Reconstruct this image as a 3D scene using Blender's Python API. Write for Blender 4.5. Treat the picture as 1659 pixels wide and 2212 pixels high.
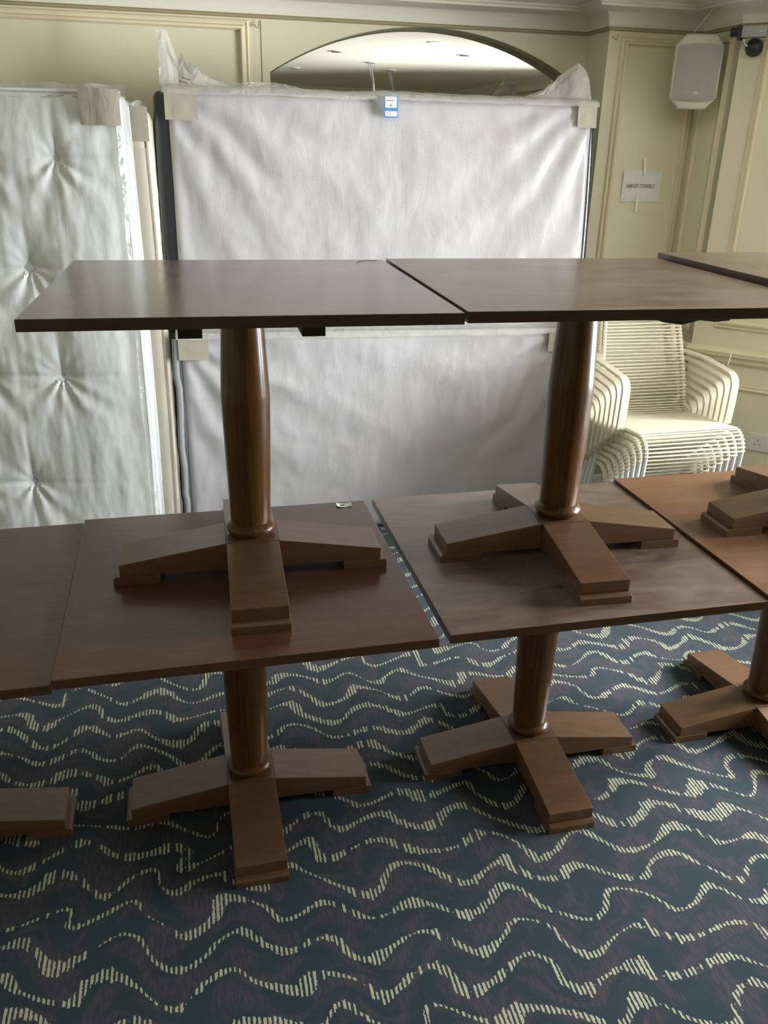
import bpy, bmesh, math, random
from mathutils import Vector, Matrix, noise
random.seed(7)
for o in list(bpy.data.objects): bpy.data.objects.remove(o)
scene = bpy.context.scene
col = scene.collection
R = math.radians
PI = math.pi

# ------------------------------------------------------------------ camera
CAM_H = 1.7848
PITCH, ROLL, FPX = R(23.2894), R(1.3699), 1843.7
cam_data = bpy.data.cameras.new('camera')
cam_data.sensor_fit = 'HORIZONTAL'
cam_data.sensor_width = 36.0
cam_data.lens = 36.0 * FPX / 1659.0
cam_data.clip_start = 0.02
cam = bpy.data.objects.new('camera', cam_data)
col.objects.link(cam)
_F = Vector((0, math.cos(PITCH), -math.sin(PITCH)))
_R0 = Vector((1, 0, 0))
_U0 = Vector((0, math.sin(PITCH), math.cos(PITCH)))
_R = math.cos(ROLL) * _R0 + math.sin(ROLL) * _U0
_U = -math.sin(ROLL) * _R0 + math.cos(ROLL) * _U0
cam.matrix_world = Matrix(((_R.x, _U.x, -_F.x, 0), (_R.y, _U.y, -_F.y, 0), (_R.z, _U.z, -_F.z, CAM_H), (0, 0, 0, 1)))
scene.camera = cam

# ------------------------------------------------------------------ world, window daylight, exposure
world = bpy.data.worlds.new('overcast_sky')
scene.world = world
world.use_nodes = True
world.node_tree.nodes['Background'].inputs[0].default_value = (0.86, 0.92, 1.0, 1)
world.node_tree.nodes['Background'].inputs[1].default_value = 1.0
scene.view_settings.view_transform = 'Standard'
scene.view_settings.look = 'None'
scene.view_settings.gamma = 1
scene.view_settings.use_curve_mapping = False
scene.view_settings.exposure = 0.0

YAW = R(13.0)                       # the room is turned 13 degrees against the camera
UX = Vector((math.cos(YAW), math.sin(YAW), 0))
UY = Vector((-math.sin(YAW), math.cos(YAW), 0))
def W(u, d, z=0.0): return UX * u + UY * d + Vector((0, 0, z))

RW = 3.40                           # right wall, inside face
WINDOWS = [(1.42, 2.06), (2.16, 2.78)]
WZ0, WZ1 = 0.62, 2.17
def window_daylight(d0, d1, power):
    l = bpy.data.lights.new('daylight', 'AREA')
    l.shape = 'RECTANGLE'
    l.size = WZ1 - WZ0 + 0.1
    l.size_y = d1 - d0 + 0.1
    l.energy = power
    l.color = (0.95, 0.98, 1.0)
    o = bpy.data.objects.new('daylight', l)
    col.objects.link(o)
    o.location = W(RW + 0.22, (d0 + d1) / 2, (WZ0 + WZ1) / 2)
    # -Z axis points to -u
    z = UX.copy(); y = UY.copy(); x = y.cross(z)
    o.rotation_euler = Matrix((x, y, z)).transposed().to_euler()
for _w in WINDOWS: window_daylight(*_w, 300 * (_w[1] - _w[0]) * (WZ1 - WZ0))

# ------------------------------------------------------------------ material helpers
class NT:
    def __init__(self, name):
        self.m = bpy.data.materials.new(name)
        self.m.use_nodes = True
        self.t = self.m.node_tree
        self.t.nodes.clear()
        self.out = self.t.nodes.new('ShaderNodeOutputMaterial')
    def n(self, typ, **kw):
        nd = self.t.nodes.new(typ)
        for k, v in kw.items(): setattr(nd, k, v)
        return nd
    def put(self, sock, v):
        if v is None: return
        if hasattr(v, 'is_output'): self.t.links.new(v, sock)
        elif isinstance(v, (tuple, list)) and len(v) == 3 and sock.type == 'RGBA': sock.default_value = (*v, 1)
        else: sock.default_value = v
    def math(self, op, a, b=None, c=None, clamp=False):
        nd = self.n('ShaderNodeMath', operation=op, use_clamp=clamp)
        self.put(nd.inputs[0], a); self.put(nd.inputs[1], b); self.put(nd.inputs[2], c)
        return nd.outputs[0]
    def coords(self, kind='Object', scale=(1, 1, 1), rot=(0, 0, 0), loc=(0, 0, 0)):
        tc = self.n('ShaderNodeTexCoord')
        mp = self.n('ShaderNodeMapping')
        self.t.links.new(tc.outputs[kind], mp.inputs[0])
        mp.inputs['Scale'].default_value = scale
        mp.inputs['Rotation'].default_value = rot
        mp.inputs['Location'].default_value = loc
        return mp.outputs[0]
    def noise(self, vec, scale=5, detail=3, rough=0.5, dist=0.0):
        nd = self.n('ShaderNodeTexNoise')
        self.put(nd.inputs['Vector'], vec)
        nd.inputs['Scale'].default_value = scale
        nd.inputs['Detail'].default_value = detail
        nd.inputs['Roughness'].default_value = rough
        nd.inputs['Distortion'].default_value = dist
        return nd.outputs['Fac']
    def ramp(self, fac, stops, interp='LINEAR'):
        nd = self.n('ShaderNodeValToRGB')
        self.put(nd.inputs[0], fac)
        nd.color_ramp.interpolation = interp
        el = nd.color_ramp.elements
        while len(el) < len(stops): el.new(0.5)
        for e, (p, c) in zip(el, stops):
            e.position = p
            e.color = (*c, 1) if isinstance(c, (tuple, list)) else (c, c, c, 1)
        return nd.outputs[0]
    def mix(self, fac, a, b, mode='MIX'):
        nd = self.n('ShaderNodeMix', data_type='RGBA', blend_type=mode)
        self.put(nd.inputs[0], fac); self.put(nd.inputs[6], a); self.put(nd.inputs[7], b)
        return nd.outputs[2]
    def bump(self, h, strength=0.2, dist=0.01, normal=None):
        nd = self.n('ShaderNodeBump')
        nd.inputs['Strength'].default_value = strength
        nd.inputs['Distance'].default_value = dist
        self.put(nd.inputs['Height'], h)
        if normal is not None: self.put(nd.inputs['Normal'], normal)
        return nd.outputs[0]
    def bsdf(self, color, rough=0.5, metal=0.0, normal=None, coat=0.0, coat_rough=0.1, spec=0.5, sheen=0.0, **kw):
        nd = self.n('ShaderNodeBsdfPrincipled')
        self.put(nd.inputs['Base Color'], color)
        self.put(nd.inputs['Roughness'], rough)
        self.put(nd.inputs['Metallic'], metal)
        self.put(nd.inputs['Normal'], normal)
        self.put(nd.inputs['Coat Weight'], coat)
        self.put(nd.inputs['Coat Roughness'], coat_rough)
        self.put(nd.inputs['Specular IOR Level'], spec)
        self.put(nd.inputs['Sheen Weight'], sheen)
        for k, v in kw.items(): self.put(nd.inputs[k.replace('_', ' ')], v)
        return nd.outputs[0]
    def done(self, shader):
        self.t.links.new(shader, self.out.inputs[0])
        return self.m

def plain(name, color, rough=0.5, metal=0.0, var=0.06, scale=12, bump=0.0, coat=0.0, spec=0.5, **kw):
    k = NT(name)
    v = k.coords()
    f = k.noise(v, scale, 4)
    c = k.mix(f, tuple(x * (1 - var) for x in color), tuple(min(1, x * (1 + var)) for x in color))
    nm = k.bump(k.noise(v, scale * 14, 2), bump, 0.002) if bump else None
    return k.done(k.bsdf(c, rough, metal, nm, coat, spec=spec, **kw))

def wood(name, dark, light, grain=(1.2, 16, 16), rough=(0.22, 0.4), dust=0.0, dust_col=(0.35, 0.30, 0.25), coat=0.3, ripple=0.0, bump=0.08, coat_rough=0.16, spec=0.45):
    k = NT(name)
    v = k.coords(scale=grain)
    g = k.noise(v, 3.5, 6, 0.62, 0.6)
    fine = k.noise(k.coords(scale=tuple(x * 5 for x in grain)), 6, 3, 0.6)
    fac = k.math('ADD', k.math('MULTIPLY', g, 0.75), k.math('MULTIPLY', fine, 0.25))
    c = k.ramp(fac, [(0.3, dark), (0.7, light)])
    v0 = k.coords()
    r = k.math('ADD', rough[0], k.math('MULTIPLY', k.noise(v0, 7, 3), rough[1] - rough[0]))
    if dust > 0:
        # handling smears and dry dust lying on the varnish
        d1 = k.noise(k.coords(scale=(1.6, 4.5, 4), rot=(0, 0, 0.5)), 2.6, 5, 0.6, 1.4)
        d2 = k.noise(k.coords(scale=(1, 1, 1)), 34, 2)
        d = k.ramp(k.math('ADD', d1, k.math('MULTIPLY', k.math('SUBTRACT', d2, 0.5), 0.16)), [(0.36, 0.0), (0.72, 1.0)])
        d = k.math('MULTIPLY', k.math('ADD', 0.30, k.math('MULTIPLY', d, 0.70)), dust)
        c = k.mix(d, c, dust_col)
        r = k.math('ADD', r, k.math('MULTIPLY', d, 0.30))
    h = k.math('ADD', k.math('MULTIPLY', fac, 1.0), k.math('MULTIPLY', k.noise(k.coords(scale=(14, 2.0, 2.0)), 3, 2), ripple))
    nm = k.bump(h, bump, 0.004)
    return k.done(k.bsdf(c, r, 0, nm, coat, coat_rough, spec=spec))

M = {}
M['top_dark'] = wood('varnished_mahogany_top', (0.040, 0.014, 0.009), (0.085, 0.032, 0.020), (1.5, 18, 18), (0.16, 0.26), 0.16, (0.20, 0.16, 0.13), 0.55, 3.0)
M['top_dusty'] = wood('dusty_mahogany_top', (0.060, 0.026, 0.018), (0.125, 0.058, 0.038), (1.5, 18, 18), (0.20, 0.32), 0.60, (0.29, 0.235, 0.19), 0.4, 1.0)
M['top_red'] = wood('red_mahogany_top', (0.110, 0.042, 0.014), (0.200, 0.084, 0.032), (1.5, 18, 18), (0.26, 0.40), 0.30, (0.33, 0.22, 0.14), 0.25, 1.0)
M['top_brown'] = wood('brown_mahogany_top', (0.062, 0.020, 0.010), (0.118, 0.042, 0.020), (1.5, 18, 18), (0.24, 0.36), 0.14, (0.22, 0.15, 0.11), 0.3, 1.5)
M['column'] = wood('turned_beech_column', (0.050, 0.021, 0.0055), (0.150, 0.066, 0.0155), (34, 34, 1.2), (0.30, 0.38), 0.0, coat=0.25, bump=0.010, coat_rough=0.14, spec=0.25)
M['leg'] = wood('stained_beech_leg', (0.095, 0.044, 0.018), (0.165, 0.080, 0.036), (1.3, 15, 15), (0.28, 0.40), 0.22, (0.24, 0.16, 0.10), 0.35)
M['edge'] = wood('amber_edge_band', (0.075, 0.032, 0.011), (0.125, 0.056, 0.020), (1.5, 18, 18), (0.3, 0.42), 0.0, coat=0.2)
M['edge_shaded'] = wood('shaded_edge_band', (0.034, 0.014, 0.008), (0.060, 0.026, 0.015), (1.5, 18, 18), (0.3, 0.42), 0.0, coat=0.2)  # edge band for the upper tables, their shade put into the colour
M['ply'] = plain('dark_bearer_wood', (0.020, 0.011, 0.009), 0.6)
M['black'] = plain('black_plastic', (0.016, 0.017, 0.020), 0.38)
M['cream'] = None
def paint(name, c, blotch=0.10, rough=0.55):
    k = NT(name)
    v = k.coords()
    f = k.noise(v, 1.6, 5, 0.6, 0.4)
    cc = k.mix(f, tuple(x * (1 - blotch) for x in c), tuple(min(1, x * (1 + blotch * 0.6)) for x in c))
    return k.done(k.bsdf(cc, rough, 0, k.bump(k.noise(v, 220, 2), 0.05, 0.001), spec=0.35))
M['cream'] = paint('cream_wall_paint', (0.84, 0.785, 0.59))
M['cream_trim'] = paint('cream_gloss_paint', (0.80, 0.72, 0.51), 0.05, 0.34)
M['cornice'] = paint('off_white_cornice_paint', (0.84, 0.81, 0.69), 0.05)
M['ceiling'] = paint('off_white_ceiling_paint', (0.84, 0.81, 0.70), 0.04)
M['rail'] = paint('olive_rail_paint', (0.42, 0.36, 0.21), 0.30, 0.5)  # darker olive than the wall paint, strongly blotched
M['reveal'] = paint('shade_toned_reveal_paint', (0.50, 0.50, 0.30), 0.12, 0.5)  # wall cream darkened to olive, the recess's shade put into the colour
M['white_frame'] = paint('white_window_paint', (0.78, 0.77, 0.70), 0.04, 0.35)
M['white'] = plain('white_plastic', (0.78, 0.77, 0.73), 0.4)
M['speaker'] = plain('ivory_speaker_plastic', (0.66, 0.64, 0.54), 0.42)
M['grille'] = None
k = NT('perforated_grey_grille')
vo = k.n('ShaderNodeTexVoronoi'); k.put(vo.inputs['Vector'], k.coords(scale=(1, 0.2, 1))); vo.inputs['Scale'].default_value = 520
M['grille'] = k.done(k.bsdf(k.ramp(vo.outputs['Distance'], [(0.2, (0.27, 0.26, 0.24)), (0.5, (0.40, 0.39, 0.355))]), 0.5, 0.2))
M['grey_metal'] = plain('grey_camera_metal', (0.30, 0.31, 0.30), 0.32, 0.5)
M['chrome'] = plain('chrome', (0.7, 0.7, 0.68), 0.15, 1.0)
M['paper'] = plain('white_paper', (0.87, 0.87, 0.88), 0.8, bump=0.03)
M['ink'] = plain('black_ink', (0.015, 0.015, 0.017), 0.7)
M['tape_cream'] = plain('cream_masking_tape', (0.90, 0.87, 0.74), 0.3)
M['chair_frame'] = plain('cream_white_powder_coat', (0.78, 0.72, 0.555), 0.32, coat=0.2)
M['chair_cord'] = plain('cream_white_pvc_cord', (0.80, 0.745, 0.575), 0.34, coat=0.15)
M['chair_leg'] = plain('white_tube', (0.80, 0.80, 0.77), 0.3, coat=0.2)
M['mirror'] = None
k = NT('silvered_mirror')
M['mirror'] = k.done(k.bsdf((0.86, 0.88, 0.84), 0.015, 1.0))
k = NT('thin_window_glass')
tr = k.n('ShaderNodeBsdfTransparent'); gl = k.n('ShaderNodeBsdfGlossy'); gl.inputs['Roughness'].default_value = 0.02
fr = k.n('ShaderNodeFresnel'); fr.inputs[0].default_value = 1.45
mx = k.n('ShaderNodeMixShader'); k.put(mx.inputs[0], fr.outputs[0]); k.put(mx.inputs[1], tr.outputs[0]); k.put(mx.inputs[2], gl.outputs[0])
M['glass'] = k.done(mx.outputs[0])
def film(name, tint, opacity, rough=0.16):
    k = NT(name)
    tr = k.n('ShaderNodeBsdfTransparent'); tr.inputs[0].default_value = (0.97, 0.97, 0.96, 1)
    v = k.coords()
    b = k.bsdf(tint, rough, 0, k.bump(k.noise(v, 16, 4, 0.6, 1.0), 0.35, 0.02), spec=0.8)
    op = k.math('ADD', opacity - 0.12, k.math('MULTIPLY', k.noise(v, 9, 4), 0.24), clamp=True)
    mx = k.n('ShaderNodeMixShader'); k.put(mx.inputs[0], op); k.put(mx.inputs[1], tr.outputs[0]); k.put(mx.inputs[2], b)
    return k.done(mx.outputs[0])
M['film'] = film('clear_plastic_film', (0.72, 0.72, 0.69), 0.50)
M['film_thin'] = film('thin_clear_film', (0.80, 0.78, 0.72), 0.22, 0.1)
M['film_edge'] = film('folded_plastic_film', (0.70, 0.72, 0.72), 0.42, 0.1)
def wrapped(name, c, var, rough=0.42, coat=0.45, speck=0.0, bump=0.25):
    k = NT(name)
    v = k.coords()
    f = k.noise(k.coords(rot=(0, 0.7, 0), scale=(1, 1, 0.35)), 7, 4, 0.55, 0.8)
    cc = k.mix(f, tuple(x * (1 - var) for x in c), tuple(min(1, x * (1 + var)) for x in c))
    if speck:
        s = k.ramp(k.noise(v, 190, 3, 0.7), [(0.33, 1.0), (0.42, 0.0)])
        s = k.math('MULTIPLY', s, k.ramp(k.noise(v, 4.5, 3), [(0.45, 0.0), (0.62, speck)]))
        cc = k.mix(s, cc, tuple(x * 0.55 for x in c))
    nm = k.bump(k.noise(k.coords(rot=(0, 0.7, 0), scale=(1, 1, 0.3)), 20, 3, 0.6, 1.2), bump, 0.006)
    return k.done(k.bsdf(cc, rough, 0, nm, coat, 0.14, spec=0.4))
M['lilac_cover'] = wrapped('lilac_grey_mattress_underside', (0.55, 0.537, 0.555), 0.05, 0.5, 0.28, 0.55)
M['quilt_white'] = wrapped('white_damask_mattress_cover', (0.87, 0.90, 0.89), 0.03, 0.46, 0.35, 0.0, 0.18)
M['quilt_side_dimmed'] = wrapped('dimmed_white_mattress_border', (0.66, 0.70, 0.70), 0.04, 0.42, 0.4, 0.0, 0.2)  # same white cover, darkened to offset direct window light on the side
M['quilt_beige'] = wrapped('cream_mattress_cover', (0.72, 0.66, 0.53), 0.05, 0.40, 0.5, 0.0, 0.25)
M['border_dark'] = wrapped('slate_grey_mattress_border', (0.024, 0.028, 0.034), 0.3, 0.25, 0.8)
M['border_lit'] = wrapped('lit_blue_grey_mattress_border', (0.26, 0.29, 0.33), 0.15, 0.3, 0.7)  # lower mattress border, its different lighting put into a lighter colour
M['card'] = wrapped('tan_corner_card', (0.47, 0.43, 0.345), 0.05, 0.5, 0.35, 0.0, 0.2)
M['card_brown'] = wrapped('brown_corner_card', (0.43, 0.385, 0.325), 0.06, 0.45, 0.45, 0.0, 0.3)
M['piping'] = plain('brown_piping', (0.42, 0.32, 0.23), 0.6)
M['piping_white'] = plain('white_piping', (0.80, 0.82, 0.82), 0.5)
M['button'] = plain('white_tuft_button', (0.70, 0.73, 0.71), 0.5)
M['label_blue'] = plain('blue_label_card', (0.10, 0.26, 0.52), 0.4, coat=0.3)
M['label_white'] = plain('white_label_print', (0.72, 0.73, 0.72), 0.45)
M['label_grey'] = plain('grey_label_print', (0.30, 0.31, 0.33), 0.5)
M['hook'] = plain('brass_hook', (0.36, 0.28, 0.14), 0.35, 0.8)
k = NT('lit_lamp')
em = k.n('ShaderNodeEmission'); em.inputs[0].default_value = (1, 0.86, 0.62, 1); em.inputs[1].default_value = 22
M['lamp'] = k.done(em.outputs[0])

# carpet: cream dashes set in wavy rows on dark teal, plum blotches between
def carpet():
    k = NT('wave_pattern_carpet')
    tc = k.n('ShaderNodeTexCoord')
    sp = k.n('ShaderNodeSeparateXYZ'); k.t.links.new(tc.outputs['Object'], sp.inputs[0])
    x, y = sp.outputs[0], sp.outputs[1]
    S = 0.104
    def comb(a, b, c=0.0):
        nd = k.n('ShaderNodeCombineXYZ'); k.put(nd.inputs[0], a); k.put(nd.inputs[1], b); k.put(nd.inputs[2], c); return nd.outputs[0]
    slow = k.noise(comb(k.math('MULTIPLY', x, 0.8), k.math('MULTIPLY', y, 3.0)), 1.5, 1, 0.5)
    mid = k.noise(comb(k.math('MULTIPLY', x, 1.0), k.math('MULTIPLY', y, 1.6)), 2.6, 1, 0.5)
    ph = k.math('MULTIPLY', slow, 9.0)
    s1 = k.math('SINE', k.math('ADD', k.math('MULTIPLY', x, 2 * PI / 0.235), ph))
    s2 = k.math('SINE', k.math('ADD', k.math('MULTIPLY', x, 2 * PI / 0.52), k.math('MULTIPLY', ph, 0.7)))
    amp = k.math('ADD', 0.018, k.math('MULTIPLY', mid, 0.034))
    w = k.math('ADD', k.math('MULTIPLY', s1, amp), k.math('MULTIPLY', s2, 0.012))
    t = k.math('DIVIDE', k.math('ADD', k.math('ADD', y, k.math('MULTIPLY', x, 0.16)), w), S)
    i = k.math('FLOOR', t)
    f = k.math('MULTIPLY', k.math('SUBTRACT', k.math('FRACT', t), 0.5), S)
    wn = k.n('ShaderNodeTexWhiteNoise', noise_dimensions='1D'); k.put(wn.inputs['W'], i)
    ri = wn.outputs['Value']
    own = k.math('MULTIPLY', k.math('SINE', k.math('ADD', k.math('MULTIPLY', x, 2 * PI / 0.33), k.math('MULTIPLY', ri, 40.0))), 0.016)
    d = k.math('ABSOLUTE', k.math('SUBTRACT', f, own))
    # one stroke per pitch
    P = 0.0112
    j = k.math('FLOOR', k.math('DIVIDE', x, P))
    fx = k.math('FRACT', k.math('DIVIDE', x, P))
    wn2 = k.n('ShaderNodeTexWhiteNoise', noise_dimensions='2D'); k.put(wn2.inputs['Vector'], comb(j, i))
    rj = wn2.outputs['Value']
    hl = k.noise(comb(k.math('MULTIPLY', x, 1.0), k.math('MULTIPLY', i, 3.7)), 7.5, 2, 0.5)
    hl = k.ramp(hl, [(0.33, 0.0), (0.66, 1.0)])
    h = k.math('ADD', 0.0035, k.math('MULTIPLY', hl, 0.0150))
    h = k.math('MULTIPLY', h, k.math('ADD', 0.60, k.math('MULTIPLY', rj, 0.75)))
    h = k.math('MULTIPLY', h, k.math('GREATER_THAN', rj, 0.10))
    pile = k.noise(comb(k.math('MULTIPLY', x, 1.0), y), 420, 2, 0.7)
    rag = k.noise(comb(x, k.math('MULTIPLY', y, 0.6)), 170, 2, 0.6)
    edge = k.math('MULTIPLY', k.math('SUBTRACT', rag, 0.5), 0.016)
    m1 = k.math('GREATER_THAN', k.math('ADD', h, edge), d)
    wd = k.math('ADD', 0.40, k.math('MULTIPLY', k.math('FRACT', k.math('MULTIPLY', rj, 17.0)), 0.22))
    m2 = k.math('LESS_THAN', k.math('ADD', fx, k.math('MULTIPLY', k.math('SUBTRACT', rag, 0.5), 0.8)), wd)
    stroke = k.math('MULTIPLY', m1, m2)
    # plum streaks
    pw = k.noise(comb(k.math('MULTIPLY', x, 1.0), k.math('ADD', k.math('MULTIPLY', y, 1.5), k.math('MULTIPLY', w, 1.4))), 8.5, 3, 0.55, 0.6)
    plum = k.ramp(pw, [(0.46, 0.0), (0.56, 1.0)])
    streak = k.noise(comb(k.math('MULTIPLY', x, 150.0), k.math('MULTIPLY', y, 26.0)), 1.0, 2, 0.6)
    plum = k.math('MULTIPLY', plum, k.ramp(streak, [(0.38, 0.15), (0.62, 1.0)]))
    tea = k.noise(comb(x, k.math('MULTIPLY', y, 1.5), 4.0), 6, 3)
    base = k.mix(tea, (0.015, 0.034, 0.044), (0.023, 0.044, 0.058))
    c = k.mix(plum, base, (0.074, 0.054, 0.070))
    c = k.mix(k.math('MULTIPLY', k.math('SUBTRACT', pile, 0.35), 0.5, clamp=True), c, (0.09, 0.11, 0.12))
    cream = k.mix(pile, (0.36, 0.37, 0.25), (0.64, 0.63, 0.45))
    c = k.mix(stroke, c, cream)
    nm = k.bump(k.math('ADD', pile, k.math('MULTIPLY', stroke, 0.3)), 0.35, 0.003)
    return k.done(k.bsdf(c, 0.95, 0, nm, 0, spec=0.15, sheen=0.15))
M['carpet'] = carpet()

# ------------------------------------------------------------------ mesh helpers
class MB:
    def __init__(self): self.v = []; self.f = []; self.mi = []
    def add(self, vs, fs, mi=0):
        b = len(self.v)
        self.v += [tuple(p) for p in vs]
        self.f += [tuple(b + q for q in f) for f in fs]
        self.mi += [mi] * len(fs)
        return self
    def box(self, x0, x1, y0, y1, z0, z1):
        vs = [(x, y, z) for z in (z0, z1) for y in (y0, y1) for x in (x0, x1)]
        return self.add(vs, [(0, 2, 3, 1), (4, 5, 7, 6), (0, 1, 5, 4), (1, 3, 7, 5), (3, 2, 6, 7), (2, 0, 4, 6)])
    def prism(self, pts, a, b, axes='xzy'):
        """polygon in the plane of the first two axes, extruded along the third from a to b"""
        ix = ['xyz'.index(q) for q in axes]
        n = len(pts); vs = []
        for w in (a, b):
            for p in pts:
                q = [0, 0, 0]; q[ix[0]] = p[0]; q[ix[1]] = p[1]; q[ix[2]] = w; vs.append(q)
        fs = [tuple(range(n)), tuple(range(2 * n - 1, n - 1, -1))] + [(i, n + i, n + (i + 1) % n, (i + 1) % n) for i in range(n)]
        return self.add(vs, fs)
    def tube(self, pts, r, seg=8, caps=True, flat=None):
        pts = [Vector(p) for p in pts]
        n = len(pts); vs = []; fs = []
        up = None
        for i, p in enumerate(pts):
            d = (pts[min(i + 1, n - 1)] - pts[max(i - 1, 0)]).normalized()
            if up is None:
                up = Vector((0, 0, 1)) if abs(d.z) < 0.9 else Vector((1, 0, 0))
            a = d.cross(up).normalized(); up = a.cross(d).normalized()
            rr = r[i] if isinstance(r, (list, tuple)) else r
            for k2 in range(seg):
                t = 2 * PI * k2 / seg
                vs.append(p + a * math.cos(t) * rr + up * math.sin(t) * rr)
        for i in range(n - 1):
            for k2 in range(seg):
                fs.append((i * seg + k2, i * seg + (k2 + 1) % seg, (i + 1) * seg + (k2 + 1) % seg, (i + 1) * seg + k2))
        if caps:
            fs.append(tuple(range(seg - 1, -1, -1))); fs.append(tuple((n - 1) * seg + q for q in range(seg)))
        return self.add(vs, fs)
    def band(self, pts, width_dir, w, t, nrm_fn=None):
        """flat strip swept along pts: width w along width_dir, thickness t"""
        pts = [Vector(p) for p in pts]; wd = Vector(width_dir).normalized()
        n = len(pts); vs = []; fs = []
        for i, p in enumerate(pts):
            d = (pts[min(i + 1, n - 1)] - pts[max(i - 1, 0)]).normalized()
            nn = d.cross(wd).normalized()
            c = 0.25 * t
            for a, b in ((-w / 2 + c, -t / 2), (w / 2 - c, -t / 2), (w / 2, -t / 2 + c), (w / 2, t / 2 - c), (w / 2 - c, t / 2), (-w / 2 + c, t / 2), (-w / 2, t / 2 - c), (-w / 2, -t / 2 + c)):
                vs.append(p + wd * a + nn * b)
        for i in range(n - 1):
            for q in range(8):
                fs.append((i * 8 + q, i * 8 + (q + 1) % 8, (i + 1) * 8 + (q + 1) % 8, (i + 1) * 8 + q))
        fs.append(tuple(range(7, -1, -1))); fs.append(tuple((n - 1) * 8 + q for q in range(8)))
        return self.add(vs, fs)
    def lathe(self, prof, seg=48, center=(0, 0, 0)):
        vs = []; fs = []
        n = len(prof)
        for r, z in prof:
            for q in range(seg):
                t = 2 * PI * q / seg
                vs.append((center[0] + r * math.cos(t), center[1] + r * math.sin(t), center[2] + z))
        for i in range(n - 1):
            for q in range(seg):
                fs.append((i * seg + q, i * seg + (q + 1) % seg, (i + 1) * seg + (q + 1) % seg, (i + 1) * seg + q))
        fs.append(tuple(range(seg - 1, -1, -1))); fs.append(tuple((n - 1) * seg + q for q in range(seg)))
        return self.add(vs, fs)
    def grid(self, nx, ny, fn):
        vs = [fn(i / nx, j / ny) for j in range(ny + 1) for i in range(nx + 1)]
        fs = [(j * (nx + 1) + i, j * (nx + 1) + i + 1, (j + 1) * (nx + 1) + i + 1, (j + 1) * (nx + 1) + i) for j in range(ny) for i in range(nx)]
        return self.add(vs, fs)
    def sphere(self, c, r, seg=20, rings=12):
        prof = [(max(1e-4, r * math.sin(PI * i / rings)), -r * math.cos(PI * i / rings)) for i in range(rings + 1)]
        return self.lathe(prof, seg, c)
    def sweep(self, path, prof, closed=False, left=True):
        """plan polyline (x,y) with mitred corners; prof = list of (offset to the left of travel, z)"""
        n = len(path); P = [Vector(p) for p in path]; vs = []; fs = []; m = len(prof)
        for i in range(n):
            a = P[i] - P[i - 1] if (i > 0 or closed) else P[1] - P[0]
            b = P[(i + 1) % n] - P[i] if (i < n - 1 or closed) else P[i] - P[i - 1]
            a = a.normalized(); b = b.normalized()
            na = Vector((-a.y, a.x)); nb = Vector((-b.y, b.x))
            mm = (na + nb); mm = mm / max(0.2, mm.dot(na))
            if not left: mm = -mm
            for o, z in prof: vs.append((P[i].x + mm.x * o, P[i].y + mm.y * o, z))
        for i in range(n if closed else n - 1):
            j = (i + 1) % n
            for q in range(m - 1):
                fs.append((i * m + q, j * m + q, j * m + q + 1, i * m + q + 1))
        if not closed:
            fs.append(tuple(range(m))); fs.append(tuple((n - 1) * m + q for q in range(m)))
        return self.add(vs, fs)
    def xf(self, mat):
        self.v = [tuple(mat @ Vector(p)) for p in self.v]
        return self
    def build(self, name, mat, parent=None, bevel=0.0, smooth=False, segs=2, loc=None, rotz=None, subdiv=0):
        me = bpy.data.meshes.new(name)
        me.from_pydata(self.v, [], self.f)
        mats = mat if isinstance(mat, (list, tuple)) else [mat]
        for q in mats: me.materials.append(q)
        bm = bmesh.new(); bm.from_mesh(me)
        bmesh.ops.recalc_face_normals(bm, faces=bm.faces)
        if bevel > 0:
            es = [e for e in bm.edges if len(e.link_faces) == 2 and e.calc_face_angle(0) > R(25)]
            bmesh.ops.bevel(bm, geom=es, offset=bevel, segments=segs, profile=0.6, affect='EDGES', clamp_overlap=True)
        bm.to_mesh(me); bm.free()
        if smooth:
            for p in me.polygons: p.use_smooth = True
            try: me.set_sharp_from_angle(angle=R(38))
            except Exception: pass
        o = bpy.data.objects.new(name, me)
        col.objects.link(o)
        if parent is not None: o.parent = parent
        if loc is not None: o.location = loc
        if rotz is not None: o.rotation_euler = (0, 0, rotz)
        return o

def tag(o, label, cat, group=None):
    o['label'] = label; o['category'] = cat
    if group: o['group'] = group
    return o
def thing(name, label, cat, loc=(0, 0, 0), rotz=0.0, group=None):
    o = bpy.data.objects.new(name, None)
    col.objects.link(o)
    o.empty_display_size = 0.05
    o.location = loc; o.rotation_euler = (0, 0, rotz)
    return tag(o, label, cat, group)
def struct(name, mb, mat, bevel=0.0, smooth=False):
    o = mb.build(name, mat, None, bevel, smooth, rotz=YAW)
    o['kind'] = 'structure'
    return o
def copy_tree(o, parent=None):
    c = o.copy(); col.objects.link(c); c.parent = parent
    for ch in list(o.children): copy_tree(ch, c)
    return c

# ------------------------------------------------------------------ the room (room frame: x = u, y = depth)
NW, PW = 4.33, 4.10                 # niche wall and pier face
PL, PR = 1.945, 2.42                # pier left edge and inner corner
SD = 3.79                           # where the splayed wall starts
LW, BW = -3.4, -2.3                 # left wall, wall behind the camera
CZ = 2.39
struct('floor', MB().box(LW - 0.2, RW + 0.2, BW - 0.2, NW + 0.3, -0.1, 0), M['carpet'])
struct('ceiling', MB().box(LW - 0.2, RW + 0.2, BW - 0.2, NW + 0.3, CZ, CZ + 0.1), M['ceiling'])
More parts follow.
